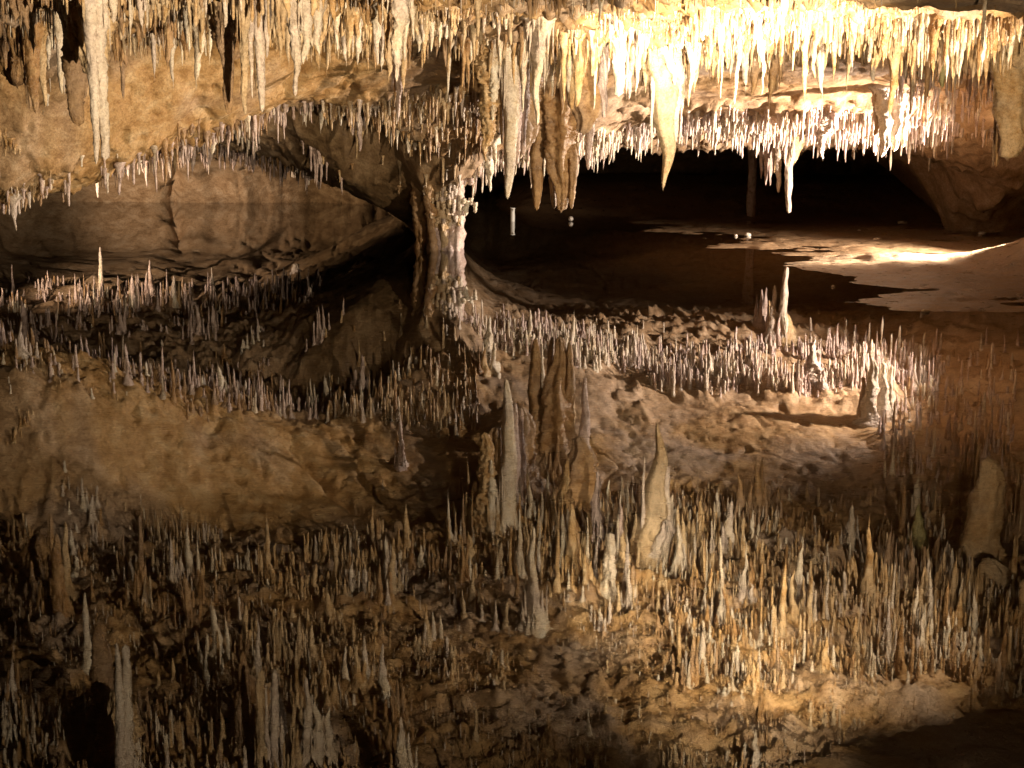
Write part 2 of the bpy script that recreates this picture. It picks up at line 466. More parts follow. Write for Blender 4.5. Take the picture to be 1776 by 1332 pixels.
def landmark(px, v, label, r_px, vr=None, d=None, mat=M_OCHRE, taper=1.0, lump=.13, extra=(), wig=.4, group=None, oval=1.0, top_v=None,
             name='stalactite', cat='stalactite', flute=.04, flare=.8, tipr=.12, collar=0, short=None, sides=16):
    """extra: (dx px, tip v, radius px, depth offset m, material) spikes that grow from the same root"""
    P = tip_from_pair(px, v, vr, d)
    D = P[1]
    zb = float(sample(H, P[0], D)) + .02
    s = D / F
    Lh = zb - P[2]
    if Lh < .05:
        print('short landmark', px, v, D, zb, P[2]); Lh = .08; zb = P[2] + Lh
    SD[0] += 1
    g = random.Random(SD[0])
    root_loc = (P[0], D, zb)
    root = spike_obj(name, mat, None, root_loc, L_=Lh, r=r_px * s * 1.15, sides=int(sides * 1.5), segs=max(20, int(Lh / .014)), taper=taper, lump=lump, wig=wig, oval=oval,
                     seed=SD[0], flute=flute, flare=flare, tipr=tipr, up=.12)
    root['label'] = label; root['category'] = cat
    if group: root['group'] = group
    for e in extra:
        dx, tv, rp, dy, m2 = e
        Q = tip_from_pair(px + dx, tv, d=D + dy)
        zb2 = float(sample(H, Q[0], Q[1])) + .02
        L2 = max(.06, zb2 - Q[2])
        SD[0] += 1
        spike_obj('side_spike', m2 or mat, root, (Q[0] - P[0], Q[1] - P[1], zb2 - zb), L_=L2, r=rp * s, sides=max(12, sides), segs=max(14, int(L2 / .018)),
                  taper=taper * g.uniform(.7, 1.2), lump=lump * 1.1, wig=wig, seed=SD[0], flute=flute, flare=flare, up=.1)
    if collar:
        parts = []
        for k in range(collar):
            a = g.uniform(0, 6.28); rr = r_px * s * g.uniform(.6, 1.7)
            SD[0] += 1
            x_, y_ = P[0] + math.cos(a) * rr, D + math.sin(a) * rr
            zz = float(sample(H, x_, y_)) + .01
            parts.append((spike(L_=Lh * g.uniform(.12, .5), r=r_px * s * g.uniform(.14, .38), sides=7, segs=10, lump=.16, wig=.5, flare=1.0, seed=SD[0]),
                          (x_ - P[0], y_ - D, zz - zb)))
        v_, q_, t_ = merge(parts)
        link('root_fringe', mesh_np('root_fringe', v_, q_, t_), mat, root)
    LAND.append((P[0], D, px, v, short or label))
    return root


O, P_, B, K, G = M_OCHRE, M_PALE, M_BROWN, M_PINK, M_GREEN
# ---- left group, near
landmark(183, 276, 'twin tipped pale ochre stalactite, the longest at upper left, before the yellow rock face', 12, vr=1119, mat=P_, lump=.12, taper=.5, tipr=.3,
         extra=[(-16, 284, 12, -.03, P_), (-6, 120, 24, .05, O), (14, 40, 10, .02, P_), (-22, 60, 10, 0, O)], collar=8, short='the twin tipped spike')
landmark(137, 217, 'broad flat brown stalactite just left of the twin tipped pale one', 17, vr=1080, mat=B, taper=.45, oval=1.3, tipr=.2,
         extra=[(-8, 190, 10, .05, B), (10, 170, 9, .06, B)], collar=4, short='the broad brown curtain')
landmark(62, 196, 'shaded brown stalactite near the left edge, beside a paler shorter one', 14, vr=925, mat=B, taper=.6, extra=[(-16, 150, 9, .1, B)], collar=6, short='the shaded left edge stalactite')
landmark(79, 185, 'pale streaked stalactite touching the shaded brown one near the left edge', 9, vr=905, mat=O, taper=.6, short=None)
landmark(108, 163, 'slim pale stalactite between the left edge pair and the broad brown curtain', 8, d=11.0, mat=P_, taper=.6)
landmark(214, 171, 'thin dark brown stalactite alone right of the twin tipped one', 6, vr=893, mat=B, taper=.55, short='the lone dark stalactite')
landmark(10, 120, 'dark brown stalactite cut off by the left edge of the view', 10, d=12.4, mat=B, taper=.7, extra=[(10, 80, 7, .1, B)])
# ---- second group
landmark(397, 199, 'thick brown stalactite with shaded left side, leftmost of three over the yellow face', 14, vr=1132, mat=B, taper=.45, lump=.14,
         extra=[(-8, 110, 12, .06, B), (-14, 60, 9, 0, O)], collar=6, short='the thick brown trio stalactite')
landmark(426, 199, 'brown pointed stalactite in the middle of the three over the yellow face', 9, vr=1165, mat=O, taper=.5, extra=[(12, 170, 6, .04, P_), (-6, 100, 8, .1, B)], collar=5)
landmark(455, 194, 'bright pale stalactite, rightmost of the three over the yellow face', 10, vr=1161, mat=P_, taper=.45, extra=[(-8, 90, 9, .05, B), (8, 100, 7, .02, P_)], collar=6, short='the bright trio stalactite')
landmark(512, 166, 'long tipped white knobbly stalactite cluster hanging right of the trio', 12, vr=1175, mat=P_, taper=.9, lump=.3, wig=.7,
         extra=[(14, 110, 15, .05, P_), (30, 80, 16, .1, P_), (42, 95, 12, .1, P_), (-24, 120, 8, .15, O)], collar=14, short='the white knobbly cluster')
landmark(688, 141, 'pale knobbly stalactite with a thin straw tip, above the rock lip left of the column', 16, vr=1244, mat=P_, lump=.26, wig=.6, taper=.8,
         extra=[(14, 105, 11, .04, P_), (-18, 95, 8, .1, O), (30, 70, 9, .1, P_)], collar=12, short='the knobbly straw tipped stalactite')
landmark(655, 112, 'short pale stalactite with blunt end left of the knobbly one', 10, d=10.5, mat=P_, lump=.2, extra=[(-20, 60, 9, .1, O), (-35, 112, 7, .2, P_)], collar=6)
landmark(605, 100, 'rough ochre stalactite between the white cluster and the knobbly one', 11, d=10.6, mat=O, lump=.22, extra=[(-20, 88, 7, .1, P_), (15, 70, 8, 0, O)], collar=8)
landmark(736, 110, 'slim ochre stalactite over the dark crevice left of the great cluster', 6, d=11.5, mat=O, extra=[(12, 90, 5, .05, P_), (26, 82, 6, .1, P_)], collar=5)
# ---- great central cluster
landmark(850, 332, 'long thin bright stalactite at the left side of the central cluster, over the arch', 9, vr=549, mat=P_, lump=.22, taper=.8, extra=[(-8, 280, 7, -.2, O), (8, 290, 7, -.15, P_)], collar=4)
landmark(842, 255, 'broad ragged ochre stalactite with encrusted edge, at the left end of the central cluster', 20, d=14.6, mat=O, lump=.3, wig=.5, taper=.45,
         extra=[(-16, 160, 12, .1, B), (12, 210, 10, -.1, P_), (-26, 130, 8, .1, P_)], collar=14, short='the ragged ochre stalactite')
landmark(880, 344, 'bright smooth long stalactite, first big spike left of the fluted mass', 17, vr=658, mat=P_, taper=.55, lump=.08, extra=[(-10, 250, 8, .1, B)], collar=6, short='the bright smooth long spike')
landmark(931, 364, 'long dull brown stalactite hanging between the bright spike and the fluted mass', 17, vr=587, mat=B, taper=.5, lump=.08, extra=[(-8, 200, 10, .1, B), (8, 150, 10, 0, O)], collar=6, short='the dull brown long spike')
landmark(932, 215, 'brilliant white carrot shaped stalactite in front of the dull brown one', 20, vr=915, mat=P_, taper=1.3, lump=.12, extra=[(-14, 120, 10, .04, P_)], collar=16, short='the brilliant white carrot')
landmark(961, 361, 'left prong of the fluted grey brown mass in the centre', 12, vr=584, mat=B, taper=.5, flute=.1, extra=[(-6, 240, 10, .1, B)], short='the fluted mass', group=None)
landmark(973, 365, 'fluted grey brown stalactite mass with wide body, its middle prong', 36, vr=586, mat=M_BROWN, taper=.75, flute=.16, lump=.1, sides=28, extra=[(-22, 200, 12, -.05, B), (10, 180, 16, -.1, K)], collar=8, short='the fluted mass')
landmark(991, 362, 'right prong of the fluted grey brown mass in the centre', 12, vr=591, mat=B, taper=.5, flute=.1, extra=[(8, 260, 9, .05, O)], short='the fluted mass')
landmark(1020, 294, 'pinkish brown long pointed stalactite just right of the fluted mass', 12, vr=655, mat=K, taper=.6, lump=.1, extra=[(-8, 180, 11, .08, O), (12, 160, 8, 0, P_)], collar=6, short='the pinkish pointed stalactite')
landmark(943, 308, 'small white stalactite glowing behind the central cluster', 7, d=17.4, mat=P_)
landmark(921, 326, 'thin knobbly white stalactite hanging far behind the central cluster', 5, d=19.0, mat=P_, lump=.3)
landmark(896, 285, 'tan bulging stalactite between two long spikes of the central cluster', 11, d=15.2, mat=K, taper=.4, extra=[(12, 270, 9, .1, K)])
landmark(906, 195, 'pale ochre stalactite with ragged tip left of the white carrot', 9, d=13.0, mat=P_, collar=6)
landmark(1000, 185, 'tall fluted ochre stalactite over the right prong of the fluted mass', 11, d=13.4, mat=O, taper=.5, collar=8, extra=[(-14, 160, 9, .1, P_), (10, 150, 8, .1, B)])
landmark(1048, 205, 'wedge shaped tan stalactite between the pinkish one and the great cone', 13, d=14.2, mat=K, taper=.8, extra=[(-14, 120, 9, .1, P_)], collar=4)
landmark(1073, 166, 'white blunt stalactite hanging left of the great cone', 12, vr=925, mat=P_, taper=.35, tipr=.3, collar=8, extra=[(-10, 120, 7, .05, O)], short='the white blunt stalactite')
landmark(1091, 172, 'tan tapering stalactite right of the white blunt one', 11, d=13.6, mat=K, taper=.7, collar=5)
landmark(1150, 326, 'great bright orange cone with sharp white tip, the biggest right of centre', 40, vr=735, mat=M_OCHRE, taper=.95, lump=.05, sides=26, flute=.05,
         extra=[(17, 252, 26, .05, P_), (-20, 267, 8, -.05, P_), (34, 190, 12, .1, P_), (-12, 180, 14, .05, P_)], collar=16, tipr=.05, short='the great orange cone')
landmark(1196, 160, 'ragged white stalactite fused against the right of the great cone', 12, d=13.2, mat=P_, lump=.24, collar=10, extra=[(12, 120, 8, .05, P_)])
landmark(1110, 120, 'short white tapering stalactite up left of the great cone', 11, d=12.4, mat=P_, collar=8, extra=[(10, 90, 8, .05, P_)])
landmark(1040, 110, 'orange stained stalactite under the lit rough ceiling in the centre', 9, d=12.8, mat=O, collar=6, extra=[(-10, 190, 7, .08, P_)])
# ---- broad fluted draperies behind the spikes
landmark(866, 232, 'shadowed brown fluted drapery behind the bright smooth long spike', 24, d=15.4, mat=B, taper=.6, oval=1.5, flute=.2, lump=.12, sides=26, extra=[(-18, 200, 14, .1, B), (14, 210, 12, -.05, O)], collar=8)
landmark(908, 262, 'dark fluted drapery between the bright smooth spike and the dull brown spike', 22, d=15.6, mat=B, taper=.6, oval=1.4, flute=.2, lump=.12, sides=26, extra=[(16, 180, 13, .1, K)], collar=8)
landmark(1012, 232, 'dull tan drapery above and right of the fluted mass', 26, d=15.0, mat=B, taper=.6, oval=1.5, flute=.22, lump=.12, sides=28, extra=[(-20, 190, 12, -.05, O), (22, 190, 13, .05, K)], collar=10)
landmark(1175, 150, 'cream fluted drapery fused over the right shoulder of the great cone', 24, d=13.5, mat=P_, taper=.7, oval=1.4, flute=.2, lump=.14, sides=26, extra=[(20, 110, 12, .05, O), (-28, 120, 12, .05, P_)], collar=12)
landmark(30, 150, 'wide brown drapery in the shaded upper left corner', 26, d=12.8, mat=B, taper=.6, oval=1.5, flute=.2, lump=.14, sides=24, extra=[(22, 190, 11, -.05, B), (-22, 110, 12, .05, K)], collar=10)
landmark(158, 130, 'ochre fluted drapery from which the twin tipped spike hangs', 32, d=9.35, mat=O, taper=.7, oval=1.4, flute=.2, lump=.16, sides=26, extra=[(-26, 110, 14, -.05, O), (30, 60, 14, .05, P_)], collar=14)
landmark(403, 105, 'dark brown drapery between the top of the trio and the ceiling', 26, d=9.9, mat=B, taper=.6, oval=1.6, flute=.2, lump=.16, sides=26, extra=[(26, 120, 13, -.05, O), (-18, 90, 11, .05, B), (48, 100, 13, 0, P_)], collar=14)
landmark(1770, 120, 'wide tan drapery cut off by the right edge of the view', 30, d=12.9, mat=O, taper=.6, oval=1.4, flute=.2, lump=.14, sides=26, extra=[(-40, 70, 13, -.05, O)], collar=12)
# ---- right
landmark(1368, 369, 'long needle with wide cone top, the lowest hanging stalactite before the dark void', 7.5, vr=463, mat=P_, taper=.5, tipr=.35, lump=.08, flare=3.2,
         extra=[(6, 285, 13, .05, O)], collar=5, short='the long needle before the void')
landmark(1350, 334, 'cream pointed stalactite just left of the long needle before the void', 8, vr=495, mat=P_, taper=.7, extra=[(-8, 300, 5, .05, K)], collar=4)
landmark(1328, 321, 'tan thin stalactite cluster left of the long needle before the void', 6, vr=502, mat=K, taper=.7, extra=[(-8, 310, 5, .05, K), (8, 322, 5, .1, K), (14, 300, 5, .1, O)], collar=4)
landmark(1274, 180, 'crooked straw cluster ending before the grey lip, right of the great cone', 6, vr=933, mat=P_, lump=.22, wig=.9, extra=[(-12, 120, 6, .05, O), (8, 120, 6, .05, O), (-24, 171, 4, .1, P_)], collar=10, short='the crooked straw cluster')
landmark(1321, 164, 'crooked pale stalactite leaning above the grey lip', 6, d=12.6, mat=P_, lump=.25, wig=1.4, extra=[(14, 80, 7, .05, P_)], collar=8, short='the crooked leaning stalactite')
landmark(1414, 135, 'pale tipped ochre stalactite above the middle of the grey lip', 8, d=12.2, mat=O, wig=.8, lump=.2, extra=[(16, 120, 7, .05, O), (-16, 126, 6, .05, O)], collar=10, short='the pale tipped ochre stalactite')
landmark(1514, 142, 'brilliant white carrot stalactite above the right part of the grey lip', 14, vr=877, mat=P_, taper=1.2, lump=.14, extra=[(-12, 90, 9, .05, P_)], collar=10, short='the white carrot on the right')
landmark(1481, 80, 'cream smooth stalactite in the dense right hand forest', 9, d=11.2, mat=O, collar=8, extra=[(-12, 70, 7, .05, O), (15, 60, 6, .05, P_)])
landmark(1592, 112, 'cream stalactite with bulging middle in the dense right hand forest', 10, d=11.6, mat=P_, collar=8, extra=[(12, 95, 7, .05, O), (-16, 80, 6, .05, P_)], short='the bulging cream stalactite')
landmark(1634, 152, 'greenish stalactite hanging in the shaded forest at right', 11, vr=875, mat=G, taper=.7, extra=[(-30, 180, 7, .2, B)], collar=4, short='the greenish stalactite')
landmark(1655, 95, 'slim cream stalactite left of the huge tan one at right', 8, d=11.5, mat=P_, collar=6, extra=[(14, 85, 7, .05, O)])
landmark(1748, 274, 'huge tan blunt tipped stalactite with wide fluted top near the right edge', 38, vr=795, mat=M_OCHRE, taper=.62, tipr=.3, lump=.07, flute=.07, sides=26,
         extra=[(-20, 290, 8, .25, B), (20, 130, 20, .05, O), (-26, 110, 16, -.05, O), (6, 90, 24, -.1, B)], collar=14, short='the huge tan stalactite')
landmark(1728, 200, 'brown slim stalactite partly behind the huge tan one', 9, d=14.6, mat=B, taper=.5, extra=[(-6, 288, 5, .1, B)])
landmark(1529, 272, 'curved glowing stalactite drapery pair under the grey lip', 12, vr=620, mat=P_, taper=.5, flute=.1, wig=.8, extra=[(22, 262, 11, .05, P_), (-12, 235, 8, .05, B), (38, 255, 8, .1, P_)], collar=8, short='the glowing drapery pair')
landmark(1427, 275, 'white spiky clump under the middle of the grey lip, left of the drapery pair', 13, vr=590, mat=P_, taper=1.0, lump=.25, extra=[(-8, 245, 8, .05, P_), (10, 255, 7, .05, P_)], collar=12, short='the white spiky clump')
landmark(1240, 268, 'white straggling stalactite under the left end of the grey lip', 7, d=19.0, mat=P_, lump=.2, extra=[(-30, 272, 5, .05, P_), (30, 262, 6, .1, P_)], collar=8)
landmark(1056, 285, 'bright white stalactite with split tip beneath the arch right of the fluted mass', 7, d=19.3, mat=P_, lump=.2, extra=[(-8, 280, 5, .05, P_), (12, 262, 6, .1, P_)], collar=6)
landmark(1107, 278, 'small white stalactite beneath the arch just left of the great cone', 6, d=19.4, mat=P_, extra=[(-12, 268, 5, .1, P_), (12, 270, 5, .1, P_)], collar=6)
# ---- far left under the lip
landmark(512, 308, 'lone cream straw with square end hanging low before the far left wall', 5, vr=457, mat=P_, taper=.2, tipr=.6, short='the lone cream straw')
landmark(478, 290, 'short cream stalactite left of the lone straw before the far wall', 4.5, vr=478, mat=O, taper=.5)
landmark(405, 296, 'small tan cone hanging before the far left wall above the leaning crack', 7, vr=478, mat=K, taper=.9)
landmark(296, 309, 'pair of small cream spikes over the dark notch in the far wall', 5, vr=478, mat=P_, taper=.6, extra=[(8, 300, 4, .05, O)])
landmark(255, 323, 'pink thin tipped stalactite hanging left of the dark wall notch', 6, vr=451, mat=K, taper=1.0, extra=[(-6, 300, 6, .1, K)], collar=6)
landmark(170, 343, 'tiny cream straw reaching nearly to the water under the twin tipped spike', 4, vr=428, mat=P_, taper=.4)
landmark(636, 344, 'thin brown stalactite hanging off the dark flank, reaching almost to the water', 5, d=21.8, mat=O, taper=.5, extra=[(-8, 320, 4, .05, B), (-16, 300, 5, .1, B)], short='the dark flank stalactite')
landmark(624, 262, 'pale purplish ragged stalactite hanging over the dark brown flank', 8, vr=617, mat=K, taper=.8, lump=.28, extra=[(-12, 235, 7, .05, K), (10, 225, 7, .05, K), (-20, 215, 6, .1, K)], collar=12, short='the purplish ragged stalactite')
landmark(690, 211, 'tan knobbly stalactite dropping past the edge of the rock lip', 8, d=16.4, mat=K, lump=.28, extra=[(-6, 180, 8, .1, B)], collar=8)

# ------------------------------------------------------------------ generic stalactites over the whole ceiling
def scatter(n, x0, x1, y0, y1, seed):
    g = np.random.default_rng(seed)
    y = g.uniform(y0, y1, n); x = g.uniform(x0, x1, n)
    return x, y, g


GEN = []
def add_gen(x, y, L_, r, m):
    GEN.append(np.stack([x, y, L_, r, m], 1))


def in_fan(x, y, pad=.8):
    return np.abs(x) < y * .335 + pad

# near and middle ceiling, all rough rock
x, y, g = scatter(15000, -6.5, 6.5, 8.3, 16.0, 1)
clump = fbm(x, y, .75, 3, 201)
fineC = fbm(x, y, .2, 2, 211)
dens = np.clip(.30 + 1.5 * clump + 1.1 * fineC, 0.015, 1) * smooth_mask(x, y) ** 2
dens = dens * (1 - .75 * np.exp(-((888 + x / y * F - 1010) / 210) ** 4) * (y < 13.8))
keep = (g.random(len(x)) < dens * .40) & in_fan(x, y)
x, y, clump, fineC = x[keep], y[keep], clump[keep], fineC[keep]
L_ = np.clip(.03 + .16 * (clump + .3) + .08 * fineC, .02, .3) * g.lognormal(0, .5, len(x))
# left and far right forests hold longer ones
longz = .75 + .55 * fbm(x, y, 1.8, 2, 231)
L_ = np.clip(L_ * (.7 + .35 * longz), .02, .42)
cen = np.exp(-((888 + x / y * F - 1000) / 260) ** 2) * (y < 13.4)
L_ *= 1 - .55 * cen
L_ *= 1 - .4 * (x / y * F + 888 < 780) * (y > 10)
r = np.clip(.0038 + .0065 * g.random(len(x)) + .02 * np.clip(L_ - .15, 0, 1), .0038, .02)
mt_ = np.clip((fbm(x, y, .9, 2, 260) * 90 + 50 + g.normal(0, 22, len(x))), 0, 99).astype(int)
add_gen(x, y, L_, r, mt_)
# fine stubble between them
x, y, g = scatter(16000, -6, 6, 8.4, 13.8, 31)
keep = in_fan(x, y, .3) & (g.random(len(x)) < np.clip(.5 + 1.3 * fbm(x, y, .45, 3, 221), .03, 1) * smooth_mask(x, y))
x, y = x[keep], y[keep]
add_gen(x, y, np.clip(g.lognormal(math.log(.055), .5, len(x)), .02, .2), g.uniform(.003, .0065, len(x)), np.clip(g.normal(68, 25, len(x)), 0, 99).astype(int))
# medium cones
x, y, g = scatter(1900, -6.5, 6.5, 8.3, 16.2, 2)
clump = fbm(x, y, .75, 3, 201)
keep = (g.random(len(x)) < np.clip(.3 + 1.2 * clump, .03, 1) * smooth_mask(x, y) ** 2 * .45) & in_fan(x, y)
x, y = x[keep], y[keep]
L_ = np.clip(g.lognormal(math.log(.19), .5, len(x)), .07, .6)
L_ *= 1 - .5 * np.exp(-((888 + x / y * F - 1000) / 260) ** 2) * (y < 13.0)
add_gen(x, y, L_, .006 + .046 * L_ + .009 * g.random(len(x)), g.integers(0, 100, len(x)))
# fused clumps: a knobbly stem ringed by shorter spikes
def clumps(n, x0, x1, y0, y1, seed, size=1.0, matbase=0, cond=None, num=(5, 14)):
    g = np.random.default_rng(seed)
    x = g.uniform(x0, x1, n); y = g.uniform(y0, y1, n)
    ok = in_fan(x, y) & (g.random(n) < (.15 + 1.3 * np.clip(fbm(x, y, .75, 3, 201) + .2, 0, 1))) & (smooth_mask(x, y) > .8)
    if cond is not None: ok &= cond(x, y)
    ok &= g.random(n) > .7 * np.exp(-((888 + x / y * F - 1010) / 210) ** 4) * (y < 13.8)
    rows = []
    for cx_, cy_ in zip(x[ok], y[ok]):
        sz = size * float(np.clip(g.lognormal(-.1, .4), .35, 2.1)) * (1 - .45 * math.exp(-((888 + cx_ / cy_ * F - 1000) / 260) ** 2) * (cy_ < 13.2))
        m = int(np.clip(fbm(np.array([cx_]), np.array([cy_]), .9, 2, 260)[0] * 90 + 50 + g.normal(0, 14), 0, 99)) + matbase
        L0 = .27 * sz
        rows.append((cx_, cy_, L0 * g.uniform(.8, 1.25), .014 + .027 * sz * g.uniform(.5, 1.4), m))
        ax = g.uniform(0, math.pi)
        for k in range(g.integers(*num)):
            rr = abs(g.normal(0, .075)) * sz + .02; th = g.uniform(0, 6.28)
            dx = rr * math.cos(th); dy = rr * math.sin(th)
            u_ = dx * math.cos(ax) + dy * math.sin(ax)
            dx += u_ * math.cos(ax) * 1.2; dy += u_ * math.sin(ax) * 1.2
            l = L0 * math.exp(-rr / (.11 * sz)) * g.uniform(.45, 1.15) + .03
            rows.append((cx_ + dx, cy_ + dy, l, g.uniform(.005, .014) + .07 * l * g.random(), m if g.random() < .75 else int(g.integers(0, 100)) + matbase))
    rows = np.array(rows)
    add_gen(*[rows[:, k] for k in range(5)])

clumps(1500, -6, 6, 8.6, 15.8, 21)
clumps(380, 1.2, 5.6, 10.5, 15.8, 22, size=1.15, cond=lambda x, y: 888 + x / y * F > 1150)
clumps(240, -.2, 5.2, 18.75, 20.4, 23, size=.8, matbase=200)
clumps(320, -7, -1.4, 15.6, 23.0, 24, size=.85, matbase=300)
# right hand forest between the great cone and the huge tan stalactite
x, y, g = scatter(1200, 1.2, 5.6, 11.0, 15.9, 3)
px_ = 888 + x / y * F
keep = (px_ > 1180) & (g.random(len(x)) < .35 + .5 * (fbm(x, y, .4, 2, 41) > -.1)) & in_fan(x, y)
x, y = x[keep], y[keep]
L_ = np.clip(g.lognormal(math.log(.19), .4, len(x)), .07, .48)
add_gen(x, y, L_, .007 + .012 * g.random(len(x)) + .012 * L_, g.integers(0, 100, len(x)))
# centre behind the big spikes
x, y, g = scatter(260, -.6, 1.8, 12.0, 15.8, 4)
L_ = np.clip(g.lognormal(math.log(.3), .45, len(x)), .08, .7)
add_gen(x, y, L_, .01 + .03 * L_ + .01 * g.random(len(x)), g.integers(0, 100, len(x)))
# fringe under the grey lip on the right
n_ = 1250
g = np.random.default_rng(5)
px_ = g.uniform(1020, 1640, n_); y = 18.62 + g.gamma(2, .32, n_)
y = np.where(px_ < 1130, y + .35, y) + .12 * fbm(px_ / 60, px_ * 0, 1, 3, 71)
x = XatD(px_, y)
kp = g.random(n_) < np.clip(.45 + 2.2 * fbm(x, y, .38, 3, 72) + .8 * fbm(x, y, 1.1, 2, 73), .02, 1)
x, y, px_ = x[kp], y[kp], px_[kp]; n_ = len(x)
L_ = np.clip(g.lognormal(math.log(.14), .45, n_) * (1 + 1.1 * fbm(x, y, .38, 3, 72)), .03, .42)
add_gen(x, y, L_, .005 + .008 * g.random(n_) + .03 * L_, 200 + g.integers(0, 100, n_))
# right end under the forest
n_ = 380
px_ = g.uniform(1540, 1776, n_); y = g.uniform(16.2, 20.0, n_); x = XatD(px_, y)
L_ = np.clip(g.lognormal(math.log(.14), .45, n_), .04, .4)
add_gen(x, y, L_, .008 + .012 * g.random(n_) + .02 * L_, 300 + g.integers(0, 100, n_))
# arch left of it, edge of the pink slope
n_ = 260
px_ = g.uniform(815, 1050, n_); y = 18.7 + g.gamma(1.5, .2, n_); x = XatD(px_, y)
L_ = np.clip(g.lognormal(math.log(.13), .5, n_), .04, .35)
add_gen(x, y, L_, .008 + .012 * g.random(n_) + .02 * L_, 200 + g.integers(0, 100, n_))
# fringes behind the left lip
n_ = 1500
px_ = g.uniform(-40, 560, n_); lip = np.interp(px_, [0, 100, 300, 400, 500, 650], [15.05, 15.35, 16.0, 16.35, 16.85, 17.05])
y = np.where(g.random(n_) < .55, lip + .1 + g.gamma(2, .5, n_), g.normal(21.8, .55, n_))
x = XatD(px_, y)
cl = fbm(x, y, .5, 3, 81)
keep = g.random(n_) < np.clip(.4 + 1.9 * cl, .03, 1)
x, y, cl = x[keep], y[keep], cl[keep]
L_ = np.clip(g.lognormal(math.log(.14), .45, len(x)) * (1 + .8 * cl), .04, .42)
add_gen(x, y, L_, .008 + .010 * g.random(len(x)) + .03 * L_, 300 + g.integers(0, 100, len(x)))
# fringe from the lip towards the column
n_ = 420
px_ = g.uniform(560, 830, n_); y = 17.05 + g.gamma(2, .28, n_); x = XatD(px_, y)
L_ = np.clip(g.lognormal(math.log(.13), .45, n_), .04, .36)
add_gen(x, y, L_, .008 + .010 * g.random(n_) + .03 * L_, g.integers(0, 100, n_))
# row at the top left over the dome
n_ = 170
px_ = g.uniform(215, 370, n_); y = g.normal(14.55, .15, n_); x = XatD(px_, y)
L_ = np.clip(g.lognormal(math.log(.17), .35, n_), .06, .36)
add_gen(x, y, L_, .007 + .006 * g.random(n_), g.integers(0, 100, n_))

GEN = np.vstack(GEN)
_near = GEN[:, 1] < 16
_u = 888 + GEN[:, 0] / GEN[:, 1] * F
GEN[_near, 2] *= .80 + .25 * fbm(GEN[_near, 0], GEN[_near, 1], 1.2, 2, 601)
GEN[_near, 3] *= .86
zc = sample(H, GEN[:, 0], GEN[:, 1])
ok = (zc > .25) & (zc - GEN[:, 2] > .12)
GEN = GEN[ok]; zc = zc[ok]
# size in the direct view
pb = project(np.stack([GEN[:, 0], GEN[:, 1], zc], 1)); pt = project(np.stack([GEN[:, 0], GEN[:, 1], zc - GEN[:, 2]], 1))
vis = (np.clip(pt[1], 0, 1332) - np.clip(pb[1], 0, 1332)) * GEN[:, 3] / GEN[:, 1] * F * 2
vis[(pt[0] < 6) | (pt[0] > 1770)] = 0
order = np.argsort(-vis)
N_IND = 255
# thin out picks that would sit on top of each other in the view
chosen = []
occ = {}
for i in order:
    key = (int(pt[0][i] // 9), int(pt[1][i] // 12))
    if key in occ or vis[i] <= 0:
        continue
    if not (5 < pt[1][i] < 330):
        continue
    occ[key] = 1
    chosen.append(i)
    if len(chosen) >= N_IND:
        break
chosen = np.array(chosen)
rest = np.ones(len(GEN), bool); rest[chosen] = False
print('GEN', len(GEN), 'chosen', len(chosen), 'min vis', vis[chosen[-1]])

VAR = {}
def variant(kind, mat, k):
    key = (kind, mat.name, k)
    if key not in VAR:
        if kind == 'thin':
            v, q, t = spike(L_=1, r=1, sides=8, segs=16, taper=.35, lump=.16, wig=1.6, flare=0, tipr=.45, seed=900 + k, up=.3)
        else:
            v, q, t = spike(L_=1, r=1, sides=10, segs=16, taper=.8, lump=.18, wig=.6, flare=0, tipr=.16, seed=950 + k, up=.3)
        VAR[key] = mesh_np('stalactite', v, q, t)
        VAR[key].materials.append(mat)
    return VAR[key]


def pick_mat(m, x, y):
    h = m % 100
    if m >= 300: return M_PINK if h < 62 else (M_PALE if h < 75 else M_BROWN)
    if m >= 200: return M_PALE if h < 60 else M_PINK
    return M_OCHRE if h < 46 else (M_PALE if h < 70 else M_BROWN)


KEYS = [l for l in LAND if l[4].startswith('the ')]
names_size = {0: 'stubby', 1: 'slender', 2: 'stout'}
for i in chosen:
    x, y, L_, r, m = GEN[i]
    kind = 'thin' if r < .02 else 'cone'
    mat = pick_mat(int(m), x, y)
    o = link('stalactite', variant(kind, mat, int(i) % 6), None)
    o.location = (x, y, zc[i] + .015); o.scale = (r, r, L_); o.rotation_euler = (0, 0, random.uniform(0, 6.28))
    u, w = pt[0][i], pt[1][i]
    best = min(KEYS, key=lambda l: (l[2] - u) ** 2 + (.6 * (l[3] - w)) ** 2)
    side = 'left of' if u < best[2] else 'right of'
    tone = {'ochre_calcite': 'ochre', 'pale_calcite': 'cream white', 'brown_calcite': 'brown', 'pinkish_calcite': 'pinkish'}[mat.name]
    form = 'thin straw-like' if kind == 'thin' else 'tapering'
    o['label'] = f'{tone} {form} stalactite {side} {best[4]}'
    o['category'] = 'stalactite'
    o['group'] = f'{tone} {form} stalactites {side} {best[4]}'


